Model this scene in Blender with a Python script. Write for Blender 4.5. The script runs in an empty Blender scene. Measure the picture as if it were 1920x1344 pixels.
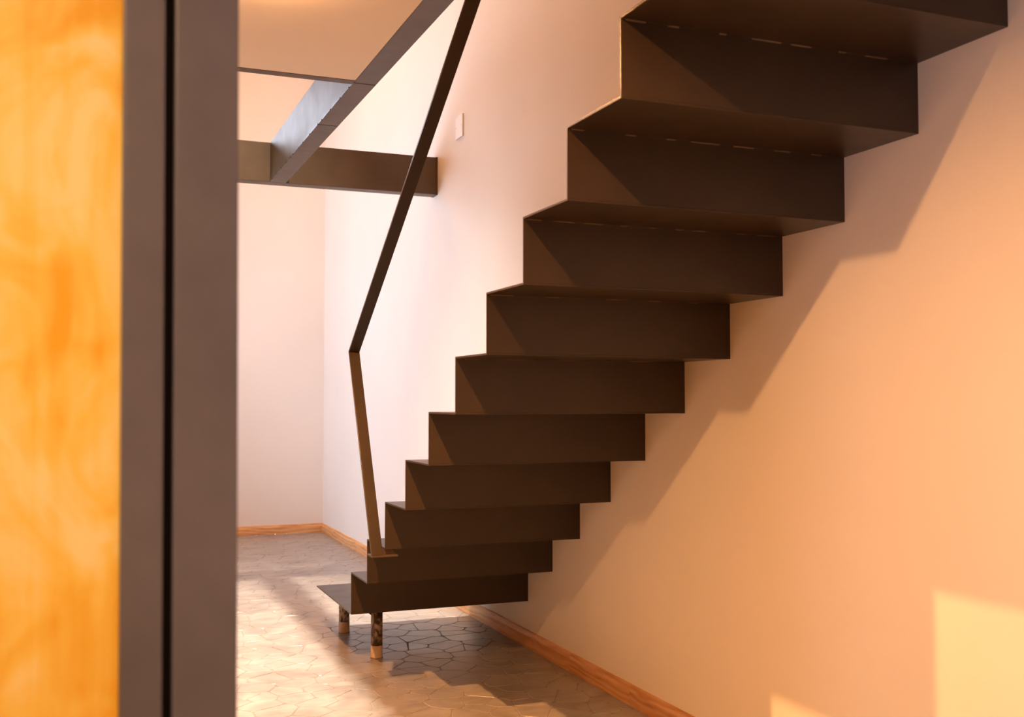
import bpy, bmesh, math, random
from mathutils import Vector, Matrix

random.seed(7)
scn = bpy.context.scene
COL = scn.collection
ZF = 0.212                     # height of the lowest stair plate above the floor
W = 0.847                      # stair width = plane of the right wall
RUN, RISE = 0.28343, 0.18
XL, YN, YB, ZT = -2.6, 4.65, -6.5, 5.2     # left wall, far wall, rear wall, upper ceiling
CEIL = ZF + 2.181              # underside of loft

# ------------------------------------------------------------------ camera
cam_d = bpy.data.cameras.new('camera')
cam = bpy.data.objects.new('camera', cam_d)
COL.objects.link(cam)
scn.camera = cam
yaw, pitch, roll = 0.38318, 0.03903, 0.0006
fw = Vector((math.sin(yaw) * math.cos(pitch), math.cos(yaw) * math.cos(pitch), math.sin(pitch)))
rt = Vector((math.cos(yaw), -math.sin(yaw), 0))
up = rt.cross(fw)
m3 = Matrix((rt, up, -fw)).transposed()
cam.matrix_world = Matrix.Translation((-1.0958, -4.6180, 0.9480 + ZF)) @ m3.to_4x4()
cam_d.sensor_fit = 'HORIZONTAL'
cam_d.sensor_width = 36.0
cam_d.lens = 36.0 * 1977.0 / 1920.0
cam_d.clip_start = 0.02
cam_d.dof.use_dof = True
cam_d.dof.focus_distance = 4.2
cam_d.dof.aperture_fstop = 4.5

# ------------------------------------------------------------------ world, exposure
world = bpy.data.worlds.new('sky')
scn.world = world
world.use_nodes = True
bg = world.node_tree.nodes['Background']
bg.inputs['Color'].default_value = (0.74, 0.84, 1.0, 1)
bg.inputs['Strength'].default_value = 6.4
vs = scn.view_settings
vs.view_transform = 'Standard'
vs.look = 'None'
vs.gamma = 1.0
vs.use_curve_mapping = False
vs.exposure = 1.27
scn.cycles.use_denoising = True
scn.cycles.max_bounces = 8
scn.cycles.diffuse_bounces = 5
scn.cycles.sample_clamp_indirect = 6.0
scn.cycles.caustics_reflective = False
scn.cycles.caustics_refractive = False

WARM = (1.0, 0.45, 0.155)
SOFT = (1.0, 0.86, 0.70)
LAMPS = [  # x, y, z, watts, colour, watts of the added fill light
    (-0.615, -3.10, CEIL, 72, WARM, 1.5),
    (-0.615, -1.55, CEIL, 130, WARM, 1.5),
    (-1.75, -4.65, CEIL, 66, (1.0, 0.60, 0.28), 1.5),  # added lamp out of view, set here to brighten the plywood
    (-0.27, 0.32, ZT, 1080, SOFT, 44),
    (-0.20, 2.90, ZT, 60, WARM, 6),
]

# ------------------------------------------------------------------ materials
def mat(name, color, rough=0.5, metal=0.0, spec=0.5):
    m = bpy.data.materials.new(name)
    m.use_nodes = True
    b = m.node_tree.nodes['Principled BSDF']
    b.inputs['Base Color'].default_value = (*color, 1)
    b.inputs['Roughness'].default_value = rough
    b.inputs['Metallic'].default_value = metal
    b.inputs['Specular IOR Level'].default_value = spec
    return m

class NT:
    def __init__(s, m):
        s.t = m.node_tree
        s.b = s.t.nodes['Principled BSDF']
    def n(s, typ, **kw):
        nd = s.t.nodes.new(typ)
        for k, v in kw.items():
            if k in nd.inputs:
                nd.inputs[k].default_value = v
            else:
                setattr(nd, k, v)
        return nd
    def l(s, a, b):
        s.t.links.new(a, b)
    def coords(s, scale=(1, 1, 1), rot=(0, 0, 0), rand=False):
        tc = s.n('ShaderNodeTexCoord')
        mp = s.n('ShaderNodeMapping')
        mp.inputs['Scale'].default_value = scale
        mp.inputs['Rotation'].default_value = rot
        s.l(tc.outputs['Object'], mp.inputs['Vector'])
        if rand:
            oi = s.n('ShaderNodeObjectInfo')
            mu = s.n('ShaderNodeMath', operation='MULTIPLY')
            mu.inputs[1].default_value = 37.0
            s.l(oi.outputs['Random'], mu.inputs[0])
            s.l(mu.outputs[0], mp.inputs['Location'])
        return mp.outputs['Vector']
    def ramp(s, fac, stops):
        r = s.n('ShaderNodeValToRGB')
        cr = r.color_ramp
        while len(cr.elements) < len(stops):
            cr.elements.new(0.5)
        for e, (p, c) in zip(cr.elements, stops):
            e.position = p
            e.color = (*c, 1)
        s.l(fac, r.inputs['Fac'])
        return r.outputs['Color']
    def bump(s, h, strength=0.1, dist=0.01):
        b = s.n('ShaderNodeBump')
        b.inputs['Strength'].default_value = strength
        b.inputs['Distance'].default_value = dist
        s.l(h, b.inputs['Height'])
        s.l(b.outputs['Normal'], s.b.inputs['Normal'])

def noise(t, vec, scale, detail=4, rough=0.5, dist=0.0):
    n = t.n('ShaderNodeTexNoise')
    n.inputs['Scale'].default_value = scale
    n.inputs['Detail'].default_value = detail
    n.inputs['Roughness'].default_value = rough
    n.inputs['Distortion'].default_value = dist
    t.l(vec, n.inputs['Vector'])
    return n.outputs['Fac']

def make_wall():
    m = mat('white_wall_paint', (0.84, 0.80, 0.76), 0.75, spec=0.25)
    t = NT(m); v = t.coords()
    c = t.ramp(noise(t, v, 1.2, 3), [(0.3, (0.82, 0.78, 0.74)), (0.7, (0.86, 0.82, 0.78))])
    t.l(c, t.b.inputs['Base Color'])
    t.bump(noise(t, v, 90, 3), 0.06, 0.002)
    return m

def make_steel(name, base, rough):
    m = mat(name, base, rough, 0.0, 0.5)
    t = NT(m); v = t.coords()
    lo = tuple(c * 0.86 for c in base); hi = tuple(c * 1.15 for c in base)
    t.l(t.ramp(noise(t, v, 6, 6, 0.6), [(0.3, lo), (0.7, hi)]), t.b.inputs['Base Color'])
    r = t.n('ShaderNodeMapRange')
    r.inputs['To Min'].default_value = rough - 0.07
    r.inputs['To Max'].default_value = rough + 0.07
    t.l(noise(t, v, 11, 5), r.inputs['Value'])
    t.l(r.outputs['Result'], t.b.inputs['Roughness'])
    t.bump(noise(t, v, 260, 2), 0.05, 0.001)
    return m

def make_pine():
    m = mat('varnished_pine', (0.55, 0.25, 0.08), 0.4)
    t = NT(m)
    v = t.coords((9, 1.7, 9), rand=True)
    n1 = noise(t, v, 1.5, 5, 0.6, 1.4)
    w = t.n('ShaderNodeTexWave', wave_type='BANDS', bands_direction='Z')
    w.inputs['Scale'].default_value = 1.1
    w.inputs['Distortion'].default_value = 15
    w.inputs['Detail'].default_value = 3
    w.inputs['Detail Scale'].default_value = 0.9
    t.l(v, w.inputs['Vector'])
    mx = t.n('ShaderNodeMath', operation='MULTIPLY_ADD')
    mx.inputs[1].default_value = 0.45
    t.l(w.outputs['Fac'], mx.inputs[0])
    t.l(n1, mx.inputs[2])
    c = t.ramp(mx.outputs[0], [(0.3, (0.42, 0.17, 0.055)), (0.55, (0.62, 0.31, 0.12)), (0.95, (0.74, 0.43, 0.20))])
    hs = t.n('ShaderNodeHueSaturation')
    oi = t.n('ShaderNodeObjectInfo')
    r = t.n('ShaderNodeMapRange')
    r.inputs['To Min'].default_value = 0.68
    r.inputs['To Max'].default_value = 1.15
    t.l(oi.outputs['Random'], r.inputs['Value'])
    t.l(r.outputs['Result'], hs.inputs['Value'])
    t.l(c, hs.inputs['Color'])
    t.l(hs.outputs['Color'], t.b.inputs['Base Color'])
    t.bump(mx.outputs[0], 0.08, 0.002)
    return m

def make_plywood():
    m = mat('varnished_plywood', (0.8, 0.42, 0.1), 0.4)
    t = NT(m)
    v = t.coords((4.6, 1, 3.0))
    big = noise(t, v, 2.2, 4, 0.5, 0.9)
    v2 = t.coords((26, 1, 1.6))
    fine = noise(t, v2, 1.6, 4, 0.6, 0.4)
    v3 = t.coords((0.6, 1, 5.0))
    band = noise(t, v3, 1.3, 3, 0.5, 0.6)
    a = t.n('ShaderNodeMath', operation='MULTIPLY_ADD'); a.inputs[1].default_value = 0.30
    t.l(fine, a.inputs[0]); t.l(big, a.inputs[2])
    b = t.n('ShaderNodeMath', operation='MULTIPLY_ADD'); b.inputs[1].default_value = 0.35
    t.l(band, b.inputs[0]); t.l(a.outputs[0], b.inputs[2])
    c = t.ramp(b.outputs[0], [(0.64, (0.84, 0.44, 0.03)), (0.80, (0.90, 0.62, 0.12)), (0.96, (0.93, 0.76, 0.34))])
    t.l(c, t.b.inputs['Base Color'])
    t.bump(fine, 0.05, 0.002)
    return m

def make_stone(name, dark, lite, rough, rand):
    m = mat(name, lite, rough, 0.0, 0.5)
    t = NT(m)
    v = t.coords()
    n1 = noise(t, v, 5.0, 7, 0.62, 0.8)
    v2 = t.coords((2.0, 9.0, 2.0))
    n2 = noise(t, v2, 2.0, 5, 0.6, 0.6)
    a = t.n('ShaderNodeMath', operation='MULTIPLY_ADD'); a.inputs[1].default_value = 0.5
    t.l(n2, a.inputs[0]); t.l(n1, a.inputs[2])
    c = t.ramp(a.outputs[0], [(0.5, dark), (0.95, lite)])
    t.l(c, t.b.inputs['Base Color'])
    r = t.n('ShaderNodeMapRange')
    r.inputs['To Min'].default_value = rough - 0.12
    r.inputs['To Max'].default_value = rough + 0.15
    t.l(n1, r.inputs['Value'])
    t.l(r.outputs['Result'], t.b.inputs['Roughness'])
    t.bump(n1, 0.12, 0.004)
    return m

def make_pipe():
    m = mat('splattered_rusty_pipe', (0.1, 0.06, 0.04), 0.6)
    t = NT(m)
    v = t.coords((1, 1, 0.55))
    n = noise(t, v, 34, 6, 0.65, 1.6)
    c = t.ramp(n, [(0.38, (0.030, 0.016, 0.010)), (0.47, (0.11, 0.07, 0.045)), (0.54, (0.30, 0.23, 0.17)), (0.70, (0.42, 0.34, 0.27))])
    t.l(c, t.b.inputs['Base Color'])
    t.bump(n, 0.3, 0.003)
    return m

def emit(name, color, s):
    m = bpy.data.materials.new(name); m.use_nodes = True
    b = m.node_tree.nodes['Principled BSDF']
    b.inputs['Base Color'].default_value = (0.9, 0.9, 0.9, 1)
    b.inputs['Emission Color'].default_value = (*color, 1)
    b.inputs['Emission Strength'].default_value = s
    return m

M = {
    'wall': make_wall(),
    'steel': make_steel('charcoal_painted_steel', (0.036, 0.0225, 0.0120), 0.38),
    'beam': make_steel('grey_mill_steel', (0.085, 0.054, 0.031), 0.46),
    'frame': make_steel('grey_frame_steel', (0.128, 0.120, 0.142), 0.38),
    'black': mat('black_gap_shade', (0.012, 0.009, 0.008), 0.8),
    'pine': make_pine(),
    'ply': make_plywood(),
    'stone': make_stone('polished_stamped_concrete', (0.205, 0.178, 0.158), (0.41, 0.372, 0.340), 0.31, True),
    'joint': mat('concrete_joint', (0.27, 0.23, 0.20), 0.8),
    'pipe': make_pipe(),
    'collar': make_stone('mortar_smeared_pipe', (0.40, 0.30, 0.21), (0.62, 0.50, 0.38), 0.7, False),
    'plate': mat('white_plastic', (0.84, 0.80, 0.76), 0.35),
    'screw': mat('screw_metal', (0.45, 0.43, 0.4), 0.35, 0.8),
    'ring': mat('white_lamp_trim', (0.8, 0.78, 0.75), 0.4),
    'lens': emit('glowing_lamp_lens', (1.0, 0.62, 0.30), 6.0),
    'panel': mat('bounce_cutting_brown', (0.42, 0.26, 0.13), 0.6),  # brown chosen for the unseen walls to cut bounced light
    'glass': None,
}
g = bpy.data.materials.new('window_glass'); g.use_nodes = True
gt = g.node_tree
gt.nodes.remove(gt.nodes['Principled BSDF'])
tr = gt.nodes.new('ShaderNodeBsdfTransparent'); gl = gt.nodes.new('ShaderNodeBsdfGlossy')
gl.inputs['Roughness'].default_value = 0.02
fr = gt.nodes.new('ShaderNodeFresnel'); mxs = gt.nodes.new('ShaderNodeMixShader')
gt.links.new(fr.outputs[0], mxs.inputs[0]); gt.links.new(tr.outputs[0], mxs.inputs[1]); gt.links.new(gl.outputs[0], mxs.inputs[2])
gt.links.new(mxs.outputs[0], gt.nodes['Material Output'].inputs['Surface'])
M['glass'] = g

# ------------------------------------------------------------------ mesh helpers
def box(bm, x0, x1, y0, y1, z0, z1):
    vs_ = [bm.verts.new(p) for p in ((x0, y0, z0), (x1, y0, z0), (x1, y1, z0), (x0, y1, z0),
                                     (x0, y0, z1), (x1, y0, z1), (x1, y1, z1), (x0, y1, z1))]
    for f in ((0, 3, 2, 1), (4, 5, 6, 7), (0, 1, 5, 4), (1, 2, 6, 5), (2, 3, 7, 6), (3, 0, 4, 7)):
        bm.faces.new([vs_[i] for i in f])

def prism(bm, pts, axis, a, b):
    """extrude a closed polygon along an axis ('x' or 'y'), pts are the two other coordinates"""
    def P(p, s):
        return (s, p[0], p[1]) if axis == 'x' else (p[0], s, p[1]) if axis == 'y' else (p[0], p[1], s)
    A = [bm.verts.new(P(p, a)) for p in pts]
    B = [bm.verts.new(P(p, b)) for p in pts]
    bm.faces.new(A); bm.faces.new(B[::-1])
    n = len(pts)
    for i in range(n):
        j = (i + 1) % n
        bm.faces.new((A[j], A[i], B[i], B[j]))

def lathe(bm, prof, cx, cy, n=28):
    rings = []
    for r, z in prof:
        rings.append([bm.verts.new((cx + r * math.cos(2 * math.pi * i / n), cy + r * math.sin(2 * math.pi * i / n), z)) for i in range(n)])
    for a, b in zip(rings, rings[1:]):
        for i in range(n):
            j = (i + 1) % n
            bm.faces.new((a[i], a[j], b[j], b[i]))
    bm.faces.new(rings[0][::-1]); bm.faces.new(rings[-1])

def obj(name, bm, m, parent=None, bevel=0.0, smooth=False, kind=None, label=None, cat=None, group=None):
    bmesh.ops.recalc_face_normals(bm, faces=bm.faces[:])
    if bevel:
        bmesh.ops.bevel(bm, geom=bm.edges[:], offset=bevel, segments=2, affect='EDGES', profile=0.7)
    me = bpy.data.meshes.new(name)
    bm.to_mesh(me); bm.free()
    me.materials.append(m)
    if smooth:
        for p in me.polygons:
            p.use_smooth = abs(p.normal.z) < 0.9
    o = bpy.data.objects.new(name, me)
    COL.objects.link(o)
    if parent:
        o.parent = parent
    tag(o, label, cat, group, kind)
    return o

def tag(o, label=None, cat=None, group=None, kind=None):
    if label: o['label'] = label
    if cat: o['category'] = cat
    if group: o['group'] = group
    if kind: o['kind'] = kind
    return o

def empty(name, **kw):
    o = bpy.data.objects.new(name, None)
    o.empty_display_size = 0.1
    COL.objects.link(o)
    return tag(o, **kw)

def NB():
    return bmesh.new()

def boxo(name, b, m, parent=None, bevel=0.0, **kw):
    bm = NB(); box(bm, *b)
    return obj(name, bm, m, parent, bevel, **kw)

# ------------------------------------------------------------------ room shell
T = 0.12
def struct(name, boxes, m, label, cat):
    bm = NB()
    for b in boxes: box(bm, *b)
    return obj(name, bm, m, kind='structure', label=label, cat=cat)

struct('wall_right', [(W, W + T, YB - T, YN + T, 0, ZT)], M['wall'], 'white painted wall that the folded steel stair climbs along', 'wall')
# far wall with a tall window opening left of the post's line of sight
WX0, WX1, WZ0, WZ1 = -2.30, -1.00, 3.00, 4.00
struct('wall_far', [(XL - T, WX0, YN, YN + T, 0, ZT), (WX1, W, YN, YN + T, 0, ZT),
                    (WX0, WX1, YN, YN + T, 0, WZ0), (WX0, WX1, YN, YN + T, WZ1, ZT)], M['wall'],
       'white painted end wall beyond the steel cross beam', 'wall')
# left wall: a tall window far off and a small one in the near room
DY1 = -3.0
VY0, VY1, VZ0, VZ1 = -5.1, -4.4, 1.0, 1.9
UY0, UY1, UZ0, UZ1 = 2.0, 3.6, 1.0, 3.0
struct('wall_left', [(XL - 0.06, XL, DY1, UY0, 0, ZT), (XL - 0.06, XL, UY1, YN, 0, ZT), (XL - 0.06, XL, UY0, UY1, 0, UZ0), (XL - 0.06, XL, UY0, UY1, UZ1, ZT), (XL - 0.06, XL, VY1, DY1, 0, ZT), (XL - 0.06, XL, VY0, VY1, 0, VZ0), (XL - 0.06, XL, VY0, VY1, VZ1, ZT),
                     (XL - 0.06, XL, YB, VY0, 0, ZT)], M['panel'], 'unseen wall opposite the stair, made brown to cut bounced light', 'wall')
struct('wall_back', [(XL - T, W, YB - T, YB, 0, ZT)], M['panel'], 'unseen wall behind the camera, made brown to cut bounced light', 'wall')
struct('ceiling_upper', [(XL - T, W + T, YB - T, YN + T, ZT, ZT + 0.1)], M['wall'], 'white upper ceiling above the stair well', 'ceiling')
EDGE = -0.65
struct('ceiling', [(XL, -0.15, YB, EDGE, CEIL + 0.001, CEIL + 0.16), (-0.06, W, YB, -13 * RUN - 0.02, CEIL + 0.001, CEIL + 0.16)], M['wall'],
       'white underside of the loft in the upper left', 'ceiling')

# floor: dark joint bed with stones set in it
floor = boxo('floor', (XL, W, YB, YN, -0.10, -0.0022), M['joint'], kind='structure',
             label='polished floor of irregular stone-shaped concrete pieces with dark thin joints', cat='floor')

def voronoi_cells():
    x0, x1, y0, y1 = XL, W - 0.002, YB, YN
    s = 0.11
    dx, dy = s * 1.3, s * 0.92
    pts = {}
    ny = int((y1 - y0) / dy) + 4
    nx = int((x1 - x0) / dx) + 4
    rng = random.Random(11)
    for j in range(-2, ny):
        for i in range(-2, nx):
            px = x0 + (i + 0.5 * (j & 1)) * dx + rng.uniform(-.46, .46) * dx
            py = y0 + j * dy + rng.uniform(-.42, .42) * dy
            if rng.random() < 0.06: continue
            pts[(i, j)] = (px, py)
    cells = []
    for (i, j), p in pts.items():
        if not (x0 - .1 < p[0] < x1 + .1 and y0 - .1 < p[1] < y1 + .1): continue
        poly = [(p[0] - .3, p[1] - .3), (p[0] + .3, p[1] - .3), (p[0] + .3, p[1] + .3), (p[0] - .3, p[1] + .3)]
        planes = []
        for b in range(-3, 4):
            for a in range(-3, 4):
                q = pts.get((i + a, j + b))
                if q is None or (a == 0 and b == 0): continue
                n = (q[0] - p[0], q[1] - p[1]); L = math.hypot(*n)
                if L < 1e-6: continue
                n = (n[0] / L, n[1] / L)
                gap = 0.0010
                planes.append((n, n[0] * (p[0] + q[0]) / 2 + n[1] * (p[1] + q[1]) / 2 - gap))
        planes += [((1, 0), x1), ((-1, 0), -x0), ((0, 1), y1), ((0, -1), -y0)]
        for n, d in planes:
            out = []
            for k in range(len(poly)):
                a, b = poly[k], poly[(k + 1) % len(poly)]
                da = n[0] * a[0] + n[1] * a[1] - d; db = n[0] * b[0] + n[1] * b[1] - d
                if da <= 0: out.append(a)
                if da * db < 0:
                    t = da / (da - db)
                    out.append((a[0] + t * (b[0] - a[0]), a[1] + t * (b[1] - a[1])))
            poly = out
            if len(poly) < 3: break
        if len(poly) < 3: continue
        # drop near-duplicate corners, round the rest a little
        q = []
        for k in range(len(poly)):
            a, b = poly[k], poly[(k + 1) % len(poly)]
            if math.hypot(a[0] - b[0], a[1] - b[1]) > 0.006: q.append(a)
        if len(q) < 3: continue
        rp = []
        for k in range(len(q)):
            a, b, c = q[k - 1], q[k], q[(k + 1) % len(q)]
            f1 = min(.35, .010 / max(.001, math.hypot(a[0] - b[0], a[1] - b[1])))
            f2 = min(.35, .010 / max(.001, math.hypot(c[0] - b[0], c[1] - b[1])))
            rp.append((b[0] + (a[0] - b[0]) * f1, b[1] + (a[1] - b[1]) * f1))
            rp.append((b[0] + (c[0] - b[0]) * f2, b[1] + (c[1] - b[1]) * f2))
        cells.append((p, rp))
    return cells

def add_cell(bm, poly, top):
    cx = sum(p[0] for p in poly) / len(poly); cy = sum(p[1] for p in poly) / len(poly)
    tp = []
    for p in poly:
        L = math.hypot(p[0] - cx, p[1] - cy) or 1
        k = max(0.5, (L - 0.0025) / L)
        tp.append((cx + (p[0] - cx) * k, cy + (p[1] - cy) * k))
    A = [bm.verts.new((p[0], p[1], -0.0021)) for p in poly]
    B = [bm.verts.new((p[0], p[1], top)) for p in tp]
    bm.faces.new(B)
    for i in range(len(poly)):
        j = (i + 1) % len(poly)
        bm.faces.new((A[i], A[j], B[j], B[i]))

cells = voronoi_cells()
F = 1977.0
def pix(p):
    d = Vector(p) - cam.matrix_world.translation
    z = d.dot(fw)
    if z < 0.3: return None
    return (960 + F * d.dot(rt) / z, 672 - F * d.dot(up) / z, z)
seen, rest = [], []
for p, poly in cells:
    q = pix((p[0], p[1], 0))
    if q and 425 < q[0] < 1230 and 1000 < q[1] < 1375 and not (q[0] > 870 and p[0] > 0.83):
        seen.append((q[1], p, poly))
    else:
        rest.append((p, poly))
seen.sort(key=lambda s: -s[0])
rest += [(p, poly) for _, p, poly in seen[300:]]
rng = random.Random(3)
for _, p, poly in seen[:300]:
    bm = NB(); add_cell(bm, poly, rng.uniform(-0.0004, 0.0003))
    obj('stone', bm, M['stone'], floor)
bm = NB()
for p, poly in rest: add_cell(bm, poly, rng.uniform(-0.0004, 0.0003))
obj('stones', bm, M['stone'], floor, kind='stuff')

# baseboards: varnished pine boards with a sloped top edge
def base_profile(th=0.016, hh=0.078):
    return [(0, 0.0006), (th, 0.0006), (th, hh - 0.022), (th - 0.005, hh - 0.012), (th - 0.007, hh - 0.003), (th - 0.010, hh), (0, hh)]
br = empty('baseboard_right', kind='structure', label='varnished pine baseboard along the foot of the stair wall', cat='baseboard')
for a, b in ((YB, -3.2), (-3.2, -1.03), (-1.03, -0.49), (-0.49, 2.1), (2.1, YN - 0.016)):
    bm = NB(); prism(bm, [(W - d, z) for d, z in base_profile()], 'y', a + 0.0005, b - 0.0005)
    obj('board', bm, M['pine'], br)
bf = empty('baseboard_far', kind='structure', label='varnished pine baseboard along the end wall', cat='baseboard')
for a, b in ((-2.6, -0.7), (-0.7, W)):
    # built along y, then turned so the grain follows the board
    bm = NB(); prism(bm, [(-d, z) for d, z in base_profile()], 'y', 0, b - a - 0.001)
    o = obj('board', bm, M['pine'], bf)
    o.rotation_euler = (0, 0, math.pi / 2); o.location = (b, YN, 0)
    # rotated +90: local y -> -x, local -x -> -y

# windows
def window_y(name, x0, x1, z0, z1, y, cols, rows, label):
    w = empty(name, kind='structure', label=label, cat='window')
    fw_ = 0.05
    bm = NB()
    box(bm, x0, x1, y + 0.02, y + 0.08, z0, z0 + fw_); box(bm, x0, x1, y + 0.02, y + 0.08, z1 - fw_, z1)
    box(bm, x0, x0 + fw_, y + 0.02, y + 0.08, z0 + fw_, z1 - fw_); box(bm, x1 - fw_, x1, y + 0.02, y + 0.08, z0 + fw_, z1 - fw_)
    obj('window_frame', bm, M['frame'], w)
    for i in range(1, cols):
        x = x0 + (x1 - x0) * i / cols
        boxo('mullion', (x - .02, x + .02, y + .025, y + .075, z0 + fw_, z1 - fw_), M['frame'], w)
    for i in range(cols):
        for j in range(rows):
            a = x0 + (x1 - x0) * i / cols + .05; b = x0 + (x1 - x0) * (i + 1) / cols - .05
            c = z0 + (z1 - z0) * j / rows + .05; d = z0 + (z1 - z0) * (j + 1) / rows - .05
            boxo('pane', (a, b, y + .045, y + .051, c, d), M['glass'], w)
    return w
window_y('window_1', WX0, WX1, WZ0, WZ1, YN, 2, 1, 'tall window in the end wall left of the stair')
def window_x(name, y0, y1, z0, z1, cols, label):
    w = empty(name, kind='structure', label=label, cat='window')
    bm = NB()
    box(bm, XL - .05, XL - .01, y0, y1, z0, z0 + .05); box(bm, XL - .05, XL - .01, y0, y1, z1 - .05, z1)
    box(bm, XL - .05, XL - .01, y0, y0 + .05, z0 + .05, z1 - .05); box(bm, XL - .05, XL - .01, y1 - .05, y1, z0 + .05, z1 - .05)
    obj('window_frame', bm, M['frame'], w)
    for i in range(1, cols):
        y = y0 + (y1 - y0) * i / cols
        boxo('mullion', (XL - .045, XL - .015, y - .02, y + .02, z0 + .05, z1 - .05), M['frame'], w)
    for i in range(cols):
        boxo('pane', (XL - .033, XL - .027, y0 + (y1 - y0) * i / cols + .05, y0 + (y1 - y0) * (i + 1) / cols - .05, z0 + .05, z1 - .05), M['glass'], w)
window_x('window_2', VY0, VY1, VZ0, VZ1, 1, 'window in the wall beside the camera')
window_x('window_3', UY0, UY1, UZ0, UZ1, 2, 'tall window opposite the stair near the end wall')

def portal(name, loc, rot, sx, sy):
    l = bpy.data.lights.new(name, 'AREA'); l.shape = 'RECTANGLE'; l.size = sx; l.size_y = sy
    l.cycles.is_portal = True
    o = bpy.data.objects.new(name, l); COL.objects.link(o)
    o.location = loc; o.rotation_euler = rot
portal('window_portal', ((WX0 + WX1) / 2, YN + 0.10, (WZ0 + WZ1) / 2), (-math.pi / 2, 0, 0), WX1 - WX0, WZ1 - WZ0)
portal('window_portal', (XL - 0.058, (UY0 + UY1) / 2, (UZ0 + UZ1) / 2), (0, -math.pi / 2, 0), UZ1 - UZ0, UY1 - UY0)
portal('window_portal', (XL - 0.058, (VY0 + VY1) / 2, (VZ0 + VZ1) / 2), (0, -math.pi / 2, 0), VZ1 - VZ0, VY1 - VY0)

# ------------------------------------------------------------------ steel beams of the loft
YX = 1.40
cb = empty('cross_beam', label='brown steel cross beam spanning to the right wall behind the handrail', cat='beam')
boxo('web', (XL, W - 0.012, YX, YX + 0.09, CEIL, CEIL + 0.226), M['beam'], cb, 0.003)
boxo('end_plate', (W - 0.012, W, YX - 0.001, YX + 0.091, CEIL - 0.001, CEIL + 0.228), M['beam'], cb)
lb = empty('loft_beam', label='long steel beam running overhead from the loft to the cross beam', cat='beam')
boxo('web', (-0.15, -0.06, YB, YX, CEIL, CEIL + 0.226), M['beam'], lb, 0.003)
bm = NB(); rw = random.Random(5)
y = -0.55
while y < 1.38:                # rough weld line on the lower left arris
    L = rw.uniform(.05, .16)
    box(bm, -0.1535, -0.149, y, y + L, CEIL - 0.0015, CEIL + 0.004); y += L + rw.uniform(.01, .05)
obj('weld_line', bm, M['steel'], lb, kind='stuff')
for y in (-0.62, 0.05):
    boxo('weld_seam', (-0.149, -0.061, y, y + 0.003, CEIL - 0.0012, CEIL), M['beam'], lb)
boxo('loft_edge_beam', (XL, -0.151, EDGE, EDGE + 0.05, CEIL - 0.001, CEIL + 0.226), M['beam'], None, 0.002,
     label='thin steel beam along the front edge of the loft ceiling', cat='beam')

# ------------------------------------------------------------------ staircase
t = 0.006
st = empty('staircase', label='dark folded steel plate staircase climbing along the white wall', cat='staircase')
NST = 13
bm = NB(); box(bm, 0, W, 0.0, 0.7536, ZF, ZF + t)
obj('tread', bm, M['steel'], st, 0.001, label='deep lowest plate of the stair standing on two pipes')
for k in range(NST):
    y = -k * RUN
    boxo('riser', (0, W, y, y + t, ZF + k * RISE + t, ZF + (k + 1) * RISE + t), M['steel'], st, 0.001)
    boxo('tread', (0, W, y - RUN, y, ZF + (k + 1) * RISE, ZF + (k + 1) * RISE + t), M['steel'], st, 0.001)
    # uneven weld bead in the inner corner below the tread
    bm = NB(); rw = random.Random(k); x = 0.01
    while x < W - .05:
        L = rw.uniform(.02, .09)
        prism(bm, [(y - .0001, ZF + (k + 1) * RISE - .0001), (y - .003, ZF + (k + 1) * RISE - .0001), (y - .0001, ZF + (k + 1) * RISE - .003)], 'x', x, min(W - .01, x + L))
        x += L + rw.uniform(.02, .12)
    obj('weld_bead', bm, M['beam'], st, kind='stuff')
# two pipe feet under the lowest plate
for px, py in ((0.133, 0.062), (0.112, 0.618)):
    bm = NB(); lathe(bm, [(0.0262, 0.056), (0.0262, ZF - 0.0002)], px, py)
    po = obj('support_pipe', bm, M['pipe'], st, smooth=True, label='paint splattered pipe foot')
    bm = NB(); lathe(bm, [(0.0290, 0.0004), (0.0272, 0.006), (0.0268, 0.056)], px, py)
    obj('mortar_collar', bm, M['collar'], po, smooth=True)
    bm = NB(); prism(bm, [(px - 0.0255, ZF - .0005), (px - 0.055, ZF - .0005), (px - 0.0255, ZF - .022)], 'y', py - .004, py + .004)
    obj('gusset', bm, M['steel'], po)
# handrail: one flat bar bent over the stair nosing line
bot, bend, topy = (-0.572, 0.340), (-0.170, 1.152), -3.35
sl = 0.665
topp = (topy, bend[1] + (bend[0] - topy) * sl)
def off(d, e, dist):
    dx, dz = e[0] - d[0], e[1] - d[1]; L = math.hypot(dx, dz)
    return (dz / L * dist, -dx / L * dist)
th = 0.010
n1 = off(bot, bend, th); n2 = off(bend, topp, th)
# mitred outer corner
mb = ((n1[0] + n2[0]) / 2, (n1[1] + n2[1]) / 2); q = (mb[0] ** 2 + mb[1] ** 2) / (th * th)
ob = (bend[0] + mb[0] / q, bend[1] + mb[1] / q)
Zs = lambda p: (p[0], p[1] + ZF)
bm = NB()
prism(bm, [Zs(p) for p in (bend, topp, (topp[0] + n2[0], topp[1] + n2[1]), ob)], 'x', -0.056, -0.010)
hr = obj('handrail', bm, M['steel'], st, 0.0012, label='thin flat steel bar handrail bent into a leaning post')
bm = NB()
prism(bm, [Zs(p) for p in (bot, bend, ob, (bot[0] + n1[0], bot[1] + n1[1]))], 'x', -0.056, -0.010)
obj('handrail_post', bm, M['steel'], hr, 0.0012)
bm = NB(); prism(bm, [Zs(p) for p in ((-0.578, 0.332), (-0.505, 0.332), (-0.505, 0.339), (-0.578, 0.339))], 'x', -0.056, 0.050)
obj('foot_plate', bm, M['beam'], hr, 0.001)
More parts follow.
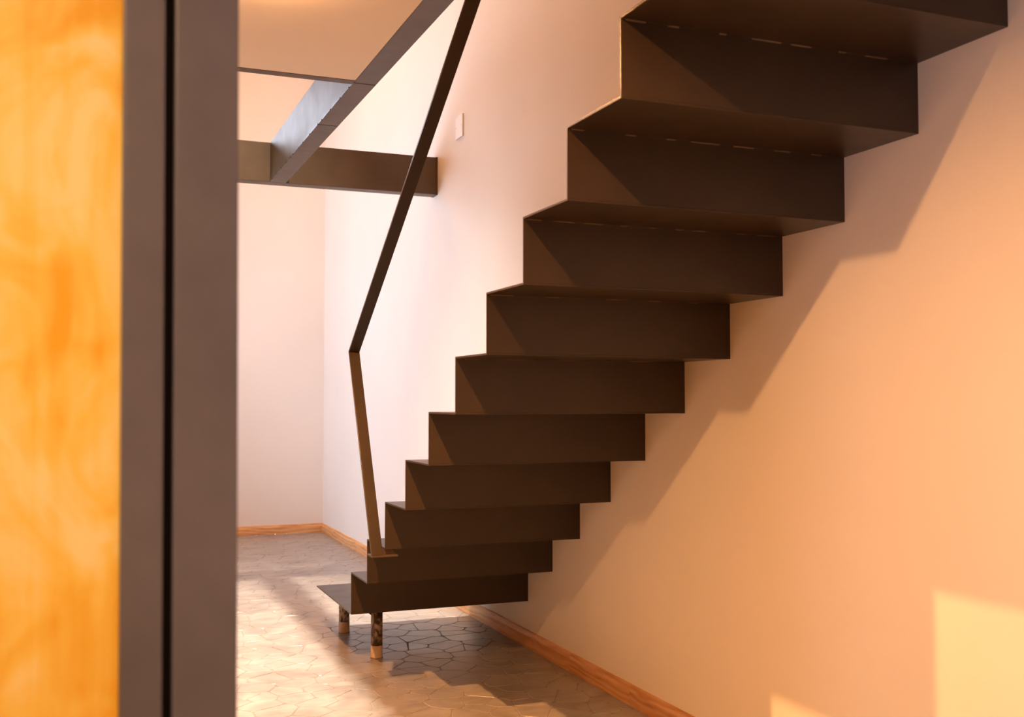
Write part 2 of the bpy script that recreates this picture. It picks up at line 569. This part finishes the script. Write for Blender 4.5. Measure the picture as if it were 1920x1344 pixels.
bm = NB(); prism(bm, [(-0.010, ZF + 0.339), (0.046, ZF + 0.339), (0.030, ZF + 0.3598), (-0.030, ZF + 0.3598)], 'y', -0.552, -0.512)
obj('gusset', bm, M['beam'], hr)

# ------------------------------------------------------------------ blank plate on the wall
wp = empty('wall_plate', label='white square blank cover plate on the wall above the cross beam', cat='wall plate')
boxo('cover', (W - 0.009, W, 0.926, 1.046, ZF + 2.43, ZF + 2.557), M['plate'], wp, 0.002)
for yy in (0.94, 1.032):
    bm = NB(); prism(bm, [(yy + .003 * math.cos(a * math.pi / 4), ZF + 2.4935 + .003 * math.sin(a * math.pi / 4)) for a in range(8)], 'x', W - 0.0102, W - 0.009)
    obj('screw', bm, M['screw'], wp)

# ------------------------------------------------------------------ plywood partition and steel frame near the camera
D = 1.2
PY = -4.618 + D
CXm = -1.0958
xs = lambda k: CXm + k * D
pw = empty('partition', label='varnished yellow plywood panel held in a steel frame, close on the left', cat='partition')
boxo('plywood_panel', (XL, xs(0.0282) - 0.0002, PY + 0.003, PY + 0.021, 0.0, CEIL), M['ply'], pw, 0.001)
boxo('frame_stile', (xs(0.0282), xs(0.0642), PY - 0.002, PY + 0.045, 0.0, CEIL), M['frame'], pw, 0.0025)
boxo('gap_shade_strip', (xs(0.0642), xs(0.0730), PY + 0.018, PY + 0.040, 0.0, CEIL), M['black'], pw)  # black filler strip, stands in for the shade in the open gap
sp = boxo('steel_post', (xs(0.0730), xs(0.1300), PY, PY + 0.070, 0.0, CEIL), M['frame'], None, 0.003,
     label='grey steel post beside the plywood panel, close to the camera', cat='post')

def lean(o, a=-0.0070, z0=1.16):      # the frame stands a hair out of plumb
    o.matrix_world = Matrix.Translation((xs(0.13), PY, z0)) @ Matrix.Rotation(a, 4, 'Y') @ Matrix.Translation((-xs(0.13), -PY, -z0))
lean(pw); lean(sp)
# ------------------------------------------------------------------ recessed ceiling lamps
names = ['round recessed lamp in the loft ceiling nearest the steel post', 'round recessed lamp in the loft ceiling nearest the loft edge',
         'added recessed lamp above the camera that brightens the plywood', 'round recessed lamp in the upper ceiling above the lowest stair plate',
         'round recessed lamp in the upper ceiling near the end wall']
for (x, y, z, wt, colr, gw), lab in zip(LAMPS, names):
    e = empty('ceiling_lamp', label=lab, cat='lamp', group='recessed ceiling lamps')
    bm = NB(); lathe(bm, [(0.052, z - 0.0005), (0.055, z - 0.006), (0.046, z - 0.010), (0.040, z - 0.006), (0.0395, z - 0.0005)], x, y, 32)
    obj('trim_ring', bm, M['ring'], e, smooth=True)
    bm = NB(); lathe(bm, [(0.036, z - 0.001), (0.036, z - 0.004), (0.022, z - 0.008)], x, y, 24)
    obj('lens', bm, M['lens'], e, smooth=True)
    l = bpy.data.lights.new('lamp_light', 'SPOT'); l.energy = wt; l.color = colr; l.spot_size = math.radians(160 if z < 3 else 60 if y < 1 else 150); l.spot_blend = 0.8 if z < 3 else 1.0
    l.shadow_soft_size = 0.010 if z < 3 else 0.06
    o = bpy.data.objects.new('lamp_light', l); COL.objects.link(o); o.location = (x, y, z - (0.040 if z < 3 else 0.09)); o.parent = e
    if 0 < y < 1:
        o.rotation_euler = (Vector((-0.95, 0.60, 0)) - o.location).to_track_quat('-Z', 'Y').to_euler()
    l = bpy.data.lights.new('lamp_fill', 'POINT'); l.energy = gw; l.color = WARM; l.shadow_soft_size = 0.03  # added fill point, brightens the ceiling and wall around each lamp
    o = bpy.data.objects.new('lamp_fill', l); COL.objects.link(o); o.location = (x, y, z - 0.06); o.parent = e
